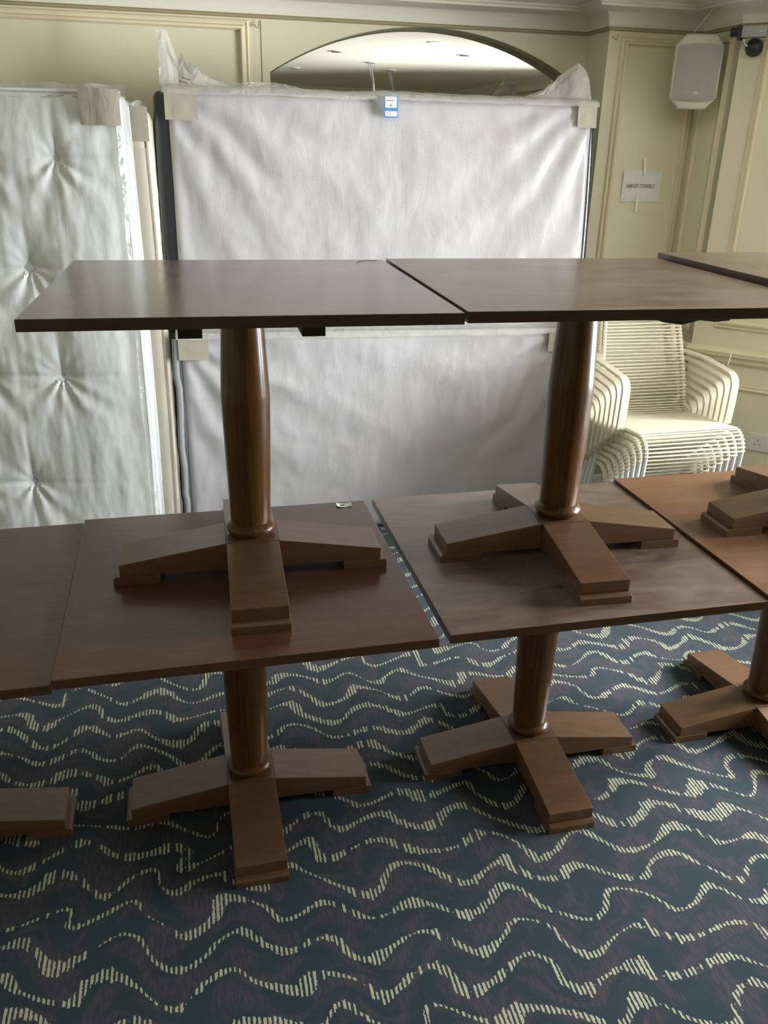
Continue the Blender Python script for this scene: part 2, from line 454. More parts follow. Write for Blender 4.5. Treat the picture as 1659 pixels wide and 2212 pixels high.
# back wall with the arched recess
AC, AR, AZ, AH = 1.165, 1.42, 2.283, 0.74      # arch centre u, radius, crown height, half width
def arch_z(u): return AZ - AR + math.sqrt(max(0, AR * AR - (u - AC) ** 2))
mb = MB()
mb.box(LW - 0.1, 2.6, NW + 0.10, NW + 0.25, 0, CZ)
mb.box(LW - 0.1, AC - AH, NW, NW + 0.10, 0, CZ)
mb.box(AC + AH, PL + 0.1, NW, NW + 0.10, 0, CZ)
mb.box(AC - AH, AC + AH, NW, NW + 0.10, 0, 0.85)
NS = 40
for i in range(NS):
    a = AC - AH + 2 * AH * i / NS; b = AC - AH + 2 * AH * (i + 1) / NS
    mb.add([(a, NW, arch_z(a)), (b, NW, arch_z(b)), (b, NW, CZ), (a, NW, CZ)], [(0, 1, 2, 3)])
struct('wall_back', mb, M['cream'])
# soffit of the arch
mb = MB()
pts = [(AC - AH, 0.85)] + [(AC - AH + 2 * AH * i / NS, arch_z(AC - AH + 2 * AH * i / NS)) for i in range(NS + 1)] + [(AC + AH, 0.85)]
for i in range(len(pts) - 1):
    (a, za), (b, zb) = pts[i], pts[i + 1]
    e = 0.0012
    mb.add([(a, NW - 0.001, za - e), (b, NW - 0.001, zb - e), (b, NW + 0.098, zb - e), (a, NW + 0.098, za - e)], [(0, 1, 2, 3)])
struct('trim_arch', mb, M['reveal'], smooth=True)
# mirror fitted to the arch
root = thing('wall_mirror', 'large arched mirror in the wall recess reflecting the ceiling', 'mirror', W(AC, NW + 0.096, 0.85), YAW)
mp = [(-AH + 0.004, 0.003)] + [(-AH + 0.004 + (2 * AH - 0.008) * i / NS, arch_z(AC - AH + 0.004 + (2 * AH - 0.008) * i / NS) - 0.855) for i in range(NS + 1)] + [(AH - 0.004, 0.003)]
MB().prism(mp, -0.006, 0.0).build('glass', M['mirror'], root)

struct('wall_pier', MB().box(PL, 2.60, PW, NW + 0.10, 0, CZ), M['cream'])
struct('wall_return', MB().box(PR, 2.62, SD, PW + 0.02, 0, CZ), M['cream'])
spl = RW - PR
struct('wall_splay', MB().prism([(PR, SD), (RW, SD - spl), (RW + 0.15, SD - spl), (RW + 0.15, SD + 0.1), (PR, SD + 0.1)], 0, CZ, 'xyz'), M['cream'])
mb = MB()
edges = [BW - 0.1] + [q for w in WINDOWS for q in w] + [SD - spl + 0.02]
for i in range(0, len(edges), 2): mb.box(RW, RW + 0.15, edges[i], edges[i + 1], 0, CZ)
for d0, d1 in WINDOWS:
    mb.box(RW, RW + 0.15, d0, d1, 0, WZ0); mb.box(RW, RW + 0.15, d0, d1, WZ1, CZ)
struct('wall_right', mb, M['cream'])
struct('wall_left', MB().box(LW - 0.15, LW, BW, NW + 0.1, 0, CZ), M['cream'])
struct('wall_front', MB().box(LW - 0.1, RW + 0.1, BW - 0.15, BW, 0, CZ), M['cream'])

for i, (d0, d1) in enumerate(WINDOWS):
    mb = MB(); t = 0.055
    mb.box(RW + 0.05, RW + 0.11, d0, d1, WZ0, WZ0 + t); mb.box(RW + 0.05, RW + 0.11, d0, d1, WZ1 - t, WZ1)
    mb.box(RW + 0.05, RW + 0.11, d0, d0 + t, WZ0 + t, WZ1 - t); mb.box(RW + 0.05, RW + 0.11, d1 - t, d1, WZ0 + t, WZ1 - t)
    mid = (d0 + d1) / 2; zt = WZ0 + (WZ1 - WZ0) * 0.66
    mb.box(RW + 0.055, RW + 0.105, mid - 0.03, mid + 0.03, WZ0 + t, WZ1 - t)
    mb.box(RW + 0.055, RW + 0.105, d0 + t, mid - 0.03, zt - 0.022, zt + 0.022); mb.box(RW + 0.055, RW + 0.105, mid + 0.03, d1 - t, zt - 0.022, zt + 0.022)
    w = struct('window_%d' % (i + 1), mb, M['white_frame'])
    for (a, b) in ((d0 + t, mid - 0.03), (mid + 0.03, d1 - t)):
        for (c, e) in ((WZ0 + t, zt - 0.022), (zt + 0.022, WZ1 - t)):
            MB().box(RW + 0.078, RW + 0.082, a, b, c, e).build('pane', M['glass'], w)
    MB().box(RW - 0.06, RW + 0.05, d0 - 0.05, d1 + 0.05, WZ0 - 0.03, WZ0).build('window_sill', M['white_frame'], w, 0.004)
    # casing around the opening
    mb = MB()
    for (a, b, c, e) in ((d0 - 0.07, d0, WZ0, WZ1 + 0.07), (d1, d1 + 0.07, WZ0, WZ1 + 0.07), (d0, d1, WZ1, WZ1 + 0.07)):
        mb.box(RW - 0.022, RW, a, b, c, e)
    mb.build('window_casing', M['cream_trim'], w, 0.005)

PATH = [(LW, NW), (PL, NW), (PL, PW), (PR, PW), (PR, SD), (RW, SD - spl), (RW, BW), (LW, BW)]
cove = [(0.0, 2.298), (0.012, 2.298), (0.012, 2.308)] + [(0.014 + 0.075 * (1 - math.cos(R(9 * i))), 2.308 + 0.060 * math.sin(R(9 * i))) for i in range(11)] + [(0.100, 2.368), (0.100, 2.378), (0.112, 2.380), (0.112, CZ)]
struct('trim_cornice', MB().sweep(PATH, cove, True, left=False), M['cornice'], smooth=True)
rail = [(0, 2.282), (0.005, 2.282), (0.012, 2.286), (0.013, 2.292), (0.007, 2.299), (0, 2.299)]
struct('trim_picture_rail', MB().sweep(PATH, rail, True, left=False), M['rail'])
skirt = [(0, 0), (0.020, 0), (0.020, 0.100), (0.014, 0.108), (0.014, 0.120), (0.018, 0.126), (0.012, 0.146), (0.004, 0.156), (0, 0.156)]
struct('baseboard_room', MB().sweep(PATH, skirt, True, left=False), M['cream_trim'])
dado = [(0, 0.838), (0.008, 0.838), (0.010, 0.846), (0.016, 0.848), (0.018, 0.868), (0.030, 0.876), (0.034, 0.896), (0.026, 0.906), (0.010, 0.913), (0, 0.913)]
struct('trim_dado_pier', MB().sweep([(PL, NW), (PL, PW), (PR, PW), (PR, SD), (RW - 0.001, SD - spl)], dado, False, left=False), M['cream_trim'])
struct('trim_dado_back', MB().sweep([(LW, NW), (AC - AH, NW)], dado, False, left=False), M['cream_trim'])

MOULD = [(0.0, 0.0), (0.0, 0.007), (0.005, 0.010), (0.010, 0.006), (0.016, 0.006), (0.022, 0.016), (0.030, 0.018), (0.036, 0.008), (0.036, 0.0)]
def panel_frame(name, org, ex, nrm, x0, x1, z0, z1, sc=1.0, mat='cream_trim'):
    """picture-frame moulding on a wall: org and ex in the room plan, profile runs inwards from the outer edge"""
    mb = MB(); m = len(MOULD); vs = []
    cs = [(x0, z0, 1, 1), (x1, z0, -1, 1), (x1, z1, -1, -1), (x0, z1, 1, -1)]
    for (x, z, sx, sz) in cs:
        for (o, h) in MOULD:
            a = x + sx * o * sc; b = z + sz * o * sc
            vs.append((org[0] + ex[0] * a + nrm[0] * h * sc, org[1] + ex[1] * a + nrm[1] * h * sc, b))
    fs = [(i * m + q, ((i + 1) % 4) * m + q, ((i + 1) % 4) * m + q + 1, i * m + q + 1) for i in range(4) for q in range(m - 1)]
    mb.add(vs, fs)
    return struct(name, mb, M[mat], smooth=True)
panel_frame('trim_panel_pier', (0, PW), (1, 0), (0, -1), 2.006, 2.412, 0.97, 2.262)
panel_frame('trim_panel_pier_low', (0, PW), (1, 0), (0, -1), 2.006, 2.412, 0.22, 0.79)
panel_frame('trim_panel_return', (PR, 0), (0, 1), (-1, 0), 3.832, 4.052, 0.97, 2.262, 0.8)
s2 = 1 / math.sqrt(2)
panel_frame('trim_panel_splay', (PR, SD), (s2, -s2), (-s2, -s2), 0.094, 1.25, 1.005, 2.235)
panel_frame('trim_panel_splay_low', (PR, SD), (s2, -s2), (-s2, -s2), 0.094, 1.25, 0.22, 0.742, 0.7)
panel_frame('trim_panel_back', (0, NW), (1, 0), (0, -1), -1.05, 0.333, 0.97, 2.272, 1.1)
panel_frame('trim_panel_back_far', (0, NW), (1, 0), (0, -1), -2.6, -1.2, 0.97, 2.272, 1.1)
struct('trim_wall_joint', MB().box(0.387, 0.390, NW - 0.0022, NW, 0.0, 2.276), M['rail'])

# downlights in the ceiling, seen in the mirror
def downlight(u, d, lit, label):
    r = thing('downlight', label, 'downlight', W(u, d, CZ), YAW, 'ceiling downlights')
    MB().lathe([(0.036, -0.001), (0.052, -0.006), (0.056, -0.003), (0.056, 0.0)], 28).build('rim', M['white'], r, smooth=True)
    MB().lathe([(0.001, -0.016), (0.016, -0.015), (0.028, -0.011), (0.035, -0.005), (0.036, -0.001)] if lit else [(0.001, -0.0075), (0.036, -0.007), (0.036, -0.001)], 28).build('lamp' if lit else 'socket_opening', M['lamp'] if lit else M['black'], r)
    return r
downlight(1.64, 2.88, True, 'lit ceiling downlight seen glowing in the arched mirror')
for i, (u, d) in enumerate(((1.14, 2.02), (1.55, 1.26), (1.87, 0.57), (2.05, 2.18), (1.04, 0.38))):
    downlight(u, d, False, ['unlit round ceiling opening left of the glowing lamp in the mirror', 'ceiling opening with two cables hanging, in the mirror', 'small ceiling opening with a short pair of cables, in the mirror', 'unlit round ceiling opening right of the glowing lamp in the mirror', 'leftmost ceiling opening in the mirror, near the arch edge'][i])
for i, (u, d, lab) in enumerate(((1.55, 1.26, 'thin grey cables dangling from the ceiling, long pair in the mirror'), (1.87, 0.57, 'thin grey cables dangling from the ceiling, short pair in the mirror'))):
    mb = MB()
    mb.tube([(0, 0, -0.004), (0.015, 0, -0.06), (0.03, 0.01, -0.17), (0.035, 0.0, -0.32)], 0.004, 6)
    mb.tube([(-0.02, 0, -0.004), (0.0, 0, -0.07), (0.022, 0.0, -0.16), (0.028, 0.0, -0.30)], 0.004, 6)
    tag(mb.build('hanging_cable', M['grey_metal'], None, smooth=True, loc=W(u, d, CZ), rotz=YAW), lab, 'cable', 'cables hanging from the ceiling')

# ------------------------------------------------------------------ pedestal tables
HT, HA, TH = 0.74, 0.424, 0.0235
LR, LWD, ZT, ZC = 0.337, 0.0672, 0.0563, 0.0985
def make_table(top_mat, label, bearers=True, shaded_edge=False):
    r = thing('pedestal_table', label, 'table', group='stacked pedestal tables')
    MB().box(-HA, HA, -HA, HA, HT - TH, HT).build('tabletop', [M[top_mat], M['edge_shaded' if shaded_edge else 'edge']], r, 0.0016)
    for p in r.children[0].data.polygons:
        if p.normal.z < 0.5: p.material_index = 1
    # turned column: bead, gentle swell, crease, taper to the top
    prof = [(0.0475, 0.112)]
    prof += [(0.0512, 0.138), (0.0522, 0.16), (0.0542, 0.22), (0.0570, 0.32), (0.0592, 0.40), (0.0604, 0.455), (0.0608, 0.470), (0.0602, 0.480), (0.0572, 0.54), (0.0530, 0.62), (0.0494, 0.68), (0.0476, 0.70), (0.0472, HT - TH - 0.001)]
    MB().lathe(prof, 56).build('column', M['column'], r, smooth=True)
    ring = [(0.052, 0.0995)] + [(0.0510 + 0.0135 * math.sin(PI * i / 10), 0.100 + 0.034 * i / 10) for i in range(0, 11)] + [(0.046, 0.1345)]
    MB().lathe(ring, 56).build('collar', M['column'], r, smooth=True)
    for kx in range(4):
        a = kx * PI / 2
        # one arm of the cross base, side view (length, height); top slopes to the tip, arch below
        pr = [(LWD, 0.024), (LR, 0.024), (LR, ZT), (LWD, ZC)]
        mt = Matrix.Rotation(a, 4, 'Z')
        leg = MB().prism(pr, -LWD, LWD).xf(mt).build('leg', M['leg'], r, 0.0018)
        pad = [(LR - 0.10, 0.0), (LR + 0.0164, 0.0), (LR + 0.0164, 0.018), (LR + 0.0110, 0.0238), (LR - 0.10, 0.0238)]
        MB().prism(pad, -LWD - 0.002, LWD + 0.002).xf(mt).build('foot_pad', M['leg'], leg, 0.0012)
    MB().box(-LWD + 0.0005, LWD - 0.0005, -LWD + 0.0005, LWD - 0.0005, 0.025, 0.0992).build('base_block', M['leg'], r, 0.001)
    if bearers:
        for sx in (-0.117, 0.131):
            MB().box(sx - 0.024, sx + 0.024, -0.335, 0.335, HT - TH - 0.0362, HT - TH - 0.0002).build('bearer', M['ply'], r, 0.001)
    return r
TABLES = [
    ('L0', 'top_brown', (-1.2040, 1.8020, 0), 13.94, 0.985, 'lower pedestal table cut off by the left edge, nothing stacked on it'),
    ('L1', 'top_brown', (-0.3770, 2.0051, 0), 13.81, 1.0, 'lower pedestal table on the carpet carrying the left upper table'),
    ('L2', 'top_dusty', (0.4731, 2.2236, 0), 13.78, 1.0, 'dusty lower pedestal table on the carpet in front of the lower grey mattress'),
    ('L3', 'top_red', (1.2990, 2.4330, 0), 13.79, 1.012, 'red-brown lower pedestal table at the right edge near the white chairs'),
    ('T1', 'top_dark', (-0.3495, 2.0488, HT), 11.95, 1.0, 'glossy dark pedestal table stacked on top at the left'),
    ('T2', 'top_dusty', (0.4885, 2.2212, HT), 11.67, 1.004, 'dusty pedestal table stacked on top, second from the left'),
    ('T3', 'top_dusty', (1.3330, 2.4228, HT * 1.012), 12.67, 1.012, 'pedestal table stacked on top, cut off by the right edge'),
]
TAB = {}
for nm, mat, loc, yw, sz, lab in TABLES:
    t = make_table(mat, lab, nm != 'T2', nm[0] == 'T')
    t.location = loc; t.rotation_euler = (0, 0, R(yw)); t.scale = (1, 1, sz)
    TAB[nm] = t
# torn dark lining hanging under the second upper table
mb = MB()
ln = [(0.03, 0.0), (0.07, -0.004), (0.115, -0.010), (0.125, -0.009), (0.16, -0.001), (0.20, -0.005), (0.235, -0.003), (0.26, 0.0)]
mb.prism([(x, HT - TH - 0.0005 + z - (0.024 if 0 < i < len(ln) - 1 else 0)) for i, (x, z) in enumerate(ln)], -0.30, -0.27)
mb.build('torn_lining', M['ply'], TAB['T2'])

# little paper labels on the tops
lab = thing('barcode_label', 'small white barcode label at the back corner of the left lower tabletop', 'label', TAB['L1'].matrix_basis @ Vector((0.355, 0.392, HT + 0.0003)), R(11))
MB().grid(10, 3, lambda a, b: (-0.024 + 0.048 * a, -0.014 + 0.028 * b, 0.001 + 0.004 * (2 * a - 1) ** 2)).build('paper', M['paper'], lab)
mb = MB()
for i in range(7): mb.box(-0.013 + i * 0.0022, -0.0118 + i * 0.0022, -0.006, 0.006, 0.0019, 0.0022)
mb.build('barcode', M['ink'], lab)
lab = thing('torn_sticker', 'torn curled sticker on the back edge of the glossy upper tabletop', 'sticker', TAB['T1'].matrix_basis @ Vector((0.375, 0.405, HT + 0.0003)), R(12))
MB().grid(12, 2, lambda a, b: (-0.03 + 0.06 * a, -0.008 + 0.016 * b, 0.0008 + 0.010 * max(0, 0.35 - a) ** 1.5 * 4)).build('paper', M['card'], lab)

# ------------------------------------------------------------------ mattresses
def fbm(x, y, z=0.0): return noise.fractal(Vector((x, y, z)), 0.8, 2.1, 4)
def rounded_slab(L, H, T, rad=0.035, seg=5, x0=0.0, bul=0.0):
    """upright slab, outline rounded in plan at the four vertical edges and softened at top and bottom"""
    out = []
    for (cx, cy, a0) in ((L - rad, rad, -90), (L - rad, T - rad, 0), (rad, T - rad, 90), (rad, rad, 180)):
        for i in range(seg + 1):
            a = R(a0 + 90 * i / seg); out.append((cx + rad * math.cos(a), cy + rad * math.sin(a)))
    n = len(out); vs = []; fs = []
    zs = [(0, rad * 0.8), (rad * 0.35, rad * 0.2), (rad, 0)] + [(rad + (H - 2 * rad) * i / 10, 0) for i in range(1, 10)] + [(H - rad, 0), (H - rad * 0.35, rad * 0.2), (H, rad * 0.8)]
    for z, ins in zs:
        b = bul * math.sin(PI * z / H) ** 0.7 if bul else 0
        for (x, y) in out:
            fx = (x - L / 2) / (L / 2); fy = (y - T / 2) / (T / 2)
            vs.append((x0 + x - fx * ins + fx * b, y - fy * ins, z))
    for i in range(len(zs) - 1):
        for q in range(n): fs.append((i * n + q, i * n + (q + 1) % n, (i + 1) * n + (q + 1) % n, (i + 1) * n + q))
    fs.append(tuple(range(n))); fs.append(tuple((len(zs) - 1) * n + q for q in range(n)))
    return MB().add(vs, fs)

A11 = R(11.0)
def W11(u, d, z): return Vector((math.cos(A11), math.sin(A11), 0)) * u + Vector((-math.sin(A11), math.cos(A11), 0)) * d + Vector((0, 0, z))
ML = 1.865
def wrapped_mattress(label, z0, H, lean, dark, fold_seed, top_film, x_shift=0.0):
    r = thing('wrapped_mattress', label, 'mattress', W11(-0.180 + x_shift, 3.885, z0), A11, 'plastic-wrapped mattresses on edge')
    r.rotation_euler = (-lean, 0, A11)
    rounded_slab(ML + 0.028 + 0.034 * dark, H - 0.004, 0.19, 0.03, 5, -0.014 - 0.034 * dark, 0.014).xf(Matrix.Translation((0, 0.012, 0.002))).build('border', M['border_dark' if dark else 'border_lit'], r, smooth=True)
    def face(a, b):
        x = ML * a; z = H * b
        # long diagonal drag lines fanning from the upper corners, fine crumple over them
        q = fold_seed
        fa = math.atan2(H - z + 0.05, x + 0.06); fb = math.atan2(H - z + 0.05, ML - x + 0.06)
        ra = math.hypot(H - z, x); rb = math.hypot(H - z, ML - x)
        d = 0.0085 * math.sin(fa * 17 + 2.6 * fbm(x * 2, z * 2, q)) * min(1, ra / 0.3) * max(0, 1 - ra / 1.5)
        d += 0.0085 * math.sin(fb * 19 + 2.6 * fbm(x * 2 + 5, z * 2, q)) * min(1, rb / 0.3) * max(0, 1 - rb / 1.4)
        d += 0.007 * fbm(x * 2.2, z * 1.3, q + 3) + 0.0022 * fbm(x * 9, z * 5, q + 7)
        e = min(a, 1 - a) * ML; g = min(b, 1 - b) * H
        soft = min(1, e / 0.06) * min(1, g / 0.06)
        edge = 0.020 * (1 - min(1, min(e, g) / 0.03)) ** 2
        return (x, -0.006 - d * soft - 0.018 * (1 - (2 * a - 1) ** 4) * (1 - (2 * b - 1) ** 4) + edge + 0.008, z * 0.994 + 0.003)
    MB().grid(150, 84, face).build('cover', M['lilac_cover'], r, smooth=True)
    # tan cards at the upper corners
    for s, w_, h_ in ((0, 0.132, 0.122 if top_film else 0.115), (1, 0.088 if top_film else 0.142, 0.108)):
        xa = -0.004 if s == 0 else ML - w_ + 0.004
        def card(a, b, xa=xa, w_=w_, h_=h_):
            return (xa + w_ * a, -0.020 - 0.003 * fbm(a * 3 + fold_seed, b * 3, 2), H - h_ + (h_ - 0.002) * b)
        MB().grid(8, 8, card).build('corner_card', M['card'], r, smooth=True)
    # clear film folded down over the long top edge
    def strip(a, b):
        x = -0.012 + (ML + 0.024) * a
        sag = 0.006 * fbm(x * 6, 3 + fold_seed)
        return (x, -0.026 - 0.003 * fbm(x * 11, b * 3) + b * b * 0.075, H - 0.022 + sag + 0.040 * math.sin(b * PI * 0.5))
    MB().grid(90, 6, strip).build('film_fold', M['film'], r, smooth=True)
    # film edges standing proud at the two ends
    for s in (() if dark else (0,)):
        xe = -0.018 if s == 0 else ML + 0.018
        def edge(a, b, xe=xe, s=s):
            z = 0.01 + (H - 0.03) * b
            wv = 0.008 * fbm(z * 5, s * 9 + fold_seed)
            return (xe + (a - 0.5) * 0.030 + wv, -0.020 + 0.03 * abs(a - 0.5) + 0.5 * wv, z)
        MB().grid(3, 60, edge).build('film_edge', M['film_edge'], r, smooth=True)
    return r
low = wrapped_mattress('lower of the two stacked grey plastic-wrapped mattresses, standing on the floor', 0.0, 0.995, 0.0, False, 11.0, False, -0.012)
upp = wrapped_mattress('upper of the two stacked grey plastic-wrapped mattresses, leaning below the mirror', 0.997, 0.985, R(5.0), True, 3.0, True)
# tall crumpled film sticking up along the upper mattress
HP = [(-0.020, 0.225), (-0.006, 0.240), (0.016, 0.232), (0.040, 0.160), (0.058, 0.128), (0.078, 0.150), (0.092, 0.122), (0.110, 0.098), (0.134, 0.112), (0.150, 0.085), (0.20, 0.052), (0.28, 0.044), (0.36, 0.050), (0.44, 0.054), (0.55, 0.036), (0.70, 0.026), (0.90, 0.032), (1.02, 0.038), (1.15, 0.026), (1.35, 0.030), (1.48, 0.024), (1.56, 0.034), (1.63, 0.060), (1.69, 0.105), (1.73, 0.130), (1.755, 0.148), (1.79, 0.172), (1.825, 0.155), (1.850, 0.105), (1.868, 0.02)]
def hp(x):
    for (a, ha), (b, hb) in zip(HP, HP[1:]):
        if a <= x <= b: return ha + (hb - ha) * (x - a) / (b - a)
    return 0.01
def peak(a, b):
    x = -0.02 + 1.888 * a
    h = hp(x) * (1 + 0.06 * fbm(x * 30, 1.0))
    cr = 0.020 * fbm(x * 9, b * 2.5 + 4, 0.3) + 0.014 * math.sin(x * 34) * min(1, h / 0.1)
    return (x + 0.010 * fbm(x * 14, b * 4, 8) * b, 0.02 + cr * b + 0.03 * b, 0.972 + h * b + 0.0)
MB().grid(96, 6, peak).build('film_peak', M['film'], upp)
def peak2(a, b):
    x = -0.02 + 0.20 * a
    h = hp(x) * 0.82 * (1 + 0.12 * fbm(x * 30, 9.0))
    return (x + 0.02 * b * fbm(x * 20, b * 3, 1), 0.055 + 0.03 * fbm(x * 16, b * 4, 6) * b, 0.972 + h * b)
MB().grid(14, 6, peak2).build('film_peak', M['film_edge'], upp)
def peak3(a, b):
    x = 1.60 + 0.262 * a
    h = hp(x) * 0.9 * (1 + 0.1 * fbm(x * 30, 9.0))
    return (x + 0.02 * b * fbm(x * 20, b * 3, 1), 0.065 + 0.03 * fbm(x * 16, b * 4, 6) * b, 0.972 + h * b)
MB().grid(14, 6, peak3).build('film_peak', M['film_edge'], upp)
mb = MB()
for i in range(2):
    x = 0.060 + 0.010 * i; z = 1.012 + 0.013 * i
    mb.tube([(x, -0.004, z), (x + 0.018, -0.004, z - 0.006), (x + 0.034, -0.004, z - 0.010)], 0.0012, 6)
mb.build('pen_mark', M['ink'], upp)
# hang label
lb = MB().box(0.901, 0.963, -0.0420, -0.0400, 0.892, 0.976).build('hang_label', M['label_blue'], upp, 0.0006)
lb['label'] = 'blue and white hang label'
MB().box(0.906, 0.956, -0.0428, -0.0421, 0.931, 0.974).build('label_panel', M['label_white'], lb)
MB().box(0.906, 0.958, -0.0428, -0.0421, 0.898, 0.918).build('label_panel', M['label_white'], lb)
MB().box(0.910, 0.944, -0.0432, -0.0429, 0.957, 0.961).build('print_line', M['label_grey'], lb)
MB().lathe([(0.0001, -0.0003), (0.0045, -0.0003), (0.0045, 0.0)], 14).xf(Matrix.Translation((0.931, -0.0429, 0.940)) @ Matrix.Rotation(R(-90), 4, 'X')).build('print_dot', M['label_grey'], lb)
for zz in (0.913, 0.909, 0.905): MB().box(0.909, 0.932, -0.0432, -0.0429, zz - 0.001, zz).build('print_line', M['label_grey'], lb)

# buttoned white mattress at the left
A5 = R(5.0)
def W5(u, d, z): return Vector((math.cos(A5), math.sin(A5), 0)) * u + Vector((-math.sin(A5), math.cos(A5), 0)) * d + Vector((0, 0, z))
TW, TH2 = 1.32, 1.945
tm = thing('tufted_mattress', 'white button-tufted mattress in clear plastic standing at the left edge', 'mattress', W5(-0.70 - TW, 3.55, 0.0), A5, 'plastic-wrapped mattresses on edge')
BT = [(-0.954, 1.712), (-1.109, 1.311), (-1.033, 0.882), (-1.21, 0.412)]
for c in range(1, 4):
    BT += [(BT[0][0] - 0.30 * c, 1.70 - 0.0 * c), (BT[1][0] - 0.30 * c, 1.30), (BT[2][0] - 0.30 * c, 0.88), (BT[3][0] - 0.30 * c, 0.41)]
BL = [(u + 0.70 + TW, z) for u, z in BT if u + 0.70 + TW > 0.06]
def tuft(a, b):
    x = TW * a; z = TH2 * b
    d = 0.0
    for i, (bx, bz) in enumerate(BL):
        dx, dz = x - bx, z - bz
        rr = math.hypot(dx, dz)
        if rr > 0.5: continue
        th = math.atan2(dz, dx)
        d += 0.022 * math.exp(-rr / 0.050) + 0.008 * math.exp(-rr / 0.14)
        lower = max(0.0, -math.sin(th)) ** 1.2
        d += (0.0018 + 0.0075 * lower) * math.exp(-rr / 0.15) * min(1, rr / 0.03) * math.sin(th * (9 + i % 3) + i * 1.7 + 1.5 * fbm(x * 4, z * 4, i))
        d += 0.006 * math.exp(-abs(dz) / 0.010) * math.exp(-abs(dx) / 0.22)           # seam running sideways
        d += 0.010 * math.exp(-abs(dx) / 0.014) * math.exp(-abs(dz) / 0.20)           # seam running up and down
    e = min(a, 1 - a) * TW; g = min(b, 1 - b) * TH2
    dome = 0.035 * (min(1, e / 0.20)) ** 0.6 * (min(1, g / 0.16)) ** 0.6
    d += 0.006 * fbm(x * 3, z * 1.6, 5) + 0.0035 * fbm(x * 11, z * 3.5, 2)
    s = min(1, e / 0.05) * min(1, g / 0.05)
    return (x, 0.012 - dome + d * s, z)
MB().grid(150, 220, tuft).build('cover', M['quilt_white'], tm, smooth=True)
rounded_slab(TW, TH2, 0.16, 0.05, 6, 0.0, 0.012).xf(Matrix.Translation((0, 0.012, 0))).build('border', M['quilt_side_dimmed'], tm, smooth=True)
for yy in (0.008, 0.168):
    pth = [(TW - 0.012, yy, 0.04), (TW - 0.004, yy, 0.6), (TW - 0.004, yy, 1.3), (TW - 0.012, yy, TH2 - 0.05), (TW - 0.06, yy, TH2 - 0.008), (0.1, yy, TH2 - 0.004)]
    MB().tube(pth, 0.009, 8).build('piping', M['piping_white'], tm, smooth=True)
for bx, bz in BL:
    yb = tuft(bx / TW, bz / TH2)[1]
    b = MB().lathe([(0.001, -0.003), (0.006, -0.004), (0.010, -0.006), (0.0135, -0.002), (0.013, 0.004)], 18).xf(Matrix.Translation((bx, yb - 0.002, bz)) @ Matrix.Rotation(R(-90), 4, 'X') @ Matrix.Rotation(PI, 4, 'X')).build('button', M['button'], tm, smooth=True)
def cardf(a, b):
    x = TW - 0.145 + 0.143 * a
    return (x, -0.026 + 0.052 * max(0, a - 0.55) ** 1.5 - 0.003 * fbm(a * 4, b * 4), TH2 - 0.118 + 0.122 * b)
MB().grid(12, 8, cardf).build('corner_card', M['card_brown'], tm, smooth=True)
def tfilm(a, b):
    z = 0.02 + (TH2 - 0.05) * b
    wv = 0.010 * fbm(z * 4, 3.0) + 0.006 * fbm(z * 13, 5.0)
    taper = 1 - 0.55 * max(0, (b - 0.80) / 0.20)
    return (TW + (0.002 + 0.008 * a + wv * 0.35) * taper, 0.015 + 0.11 * a + wv * 0.5, z)
MB().grid(6, 90, tfilm).build('film_side', M['film_edge'], tm, smooth=True)
def tfilm2(a, b):
    z = 0.02 + (TH2 - 0.04) * b
    wv = 0.010 * fbm(z * 6, 13.0) + 0.005 * fbm(z * 17, 5.0)
    return (TW - 0.022 + 0.024 * a + wv * 0.5, -0.012 + 0.02 * a - 0.6 * abs(wv), z)
MB().grid(5, 110, tfilm2).build('film_side', M['film_edge'], tm, smooth=True)
def tfilm3(a, b):
    x = TW - 0.9 + 0.92 * a
    return (x, 0.00 + 0.04 * b + 0.02 * fbm(x * 7, b * 2), TH2 - 0.03 + 0.05 * b + 0.012 * fbm(x * 8, b * 2, 3) * b)
MB().grid(60, 6, tfilm3).build('film_top', M['film'], tm, smooth=True)

# cream mattress behind it
BWD, BH = 1.30, 1.90
cm = thing('cream_mattress', 'cream mattress half hidden between the tufted white and the grey mattresses', 'mattress', W5(-0.655 - BWD, 3.835, 0.0), A5, 'plastic-wrapped mattresses on edge')
rounded_slab(BWD, BH, 0.17, 0.05, 6, 0.0, 0.008).build('cover', M['quilt_beige'], cm, smooth=True)
MB().tube([(BWD - 0.016, 0.010, 0.03), (BWD - 0.008, 0.012, 0.6), (BWD - 0.008, 0.012, 1.3), (BWD - 0.016, 0.010, BH - 0.05)], 0.006, 8).build('piping', M['piping'], cm, smooth=True)
def bcard(a, b):
    return (BWD - 0.19 + 0.19 * a, -0.006 + 0.03 * max(0, a - 0.72), BH - 0.125 + 0.128 * b)
MB().grid(10, 4, bcard).build('corner_card', M['card_brown'], cm, smooth=True)
def bfilm(a, b):
    z = 0.05 + (BH - 0.2) * b
    wv = 0.014 * fbm(z * 5, 23.0) + 0.008 * fbm(z * 15, 9.0)
    return (BWD - 0.06 + 0.075 * a + wv * 0.4, -0.012 + 0.03 * a * a + wv * 0.6, z)
MB().grid(6, 90, bfilm).build('film_side', M['film_thin'], cm, smooth=True)
mb = MB()
mb.grid(14, 3, lambda a, b: (BWD - 0.18 + 0.17 * a, 0.02 + 0.01 * math.sin(a * 9), BH + 0.002 + (0.010 + 0.012 * a + 0.006 * math.sin(a * 17)) * b))
mb.grid(6, 4, lambda a, b: (BWD - 0.155 + 0.018 * a + 0.016 * b, 0.02 + 0.012 * b, BH + 0.006 + 0.048 * b + 0.006 * a))
mb.build('film_top', M['film'], cm, smooth=True)

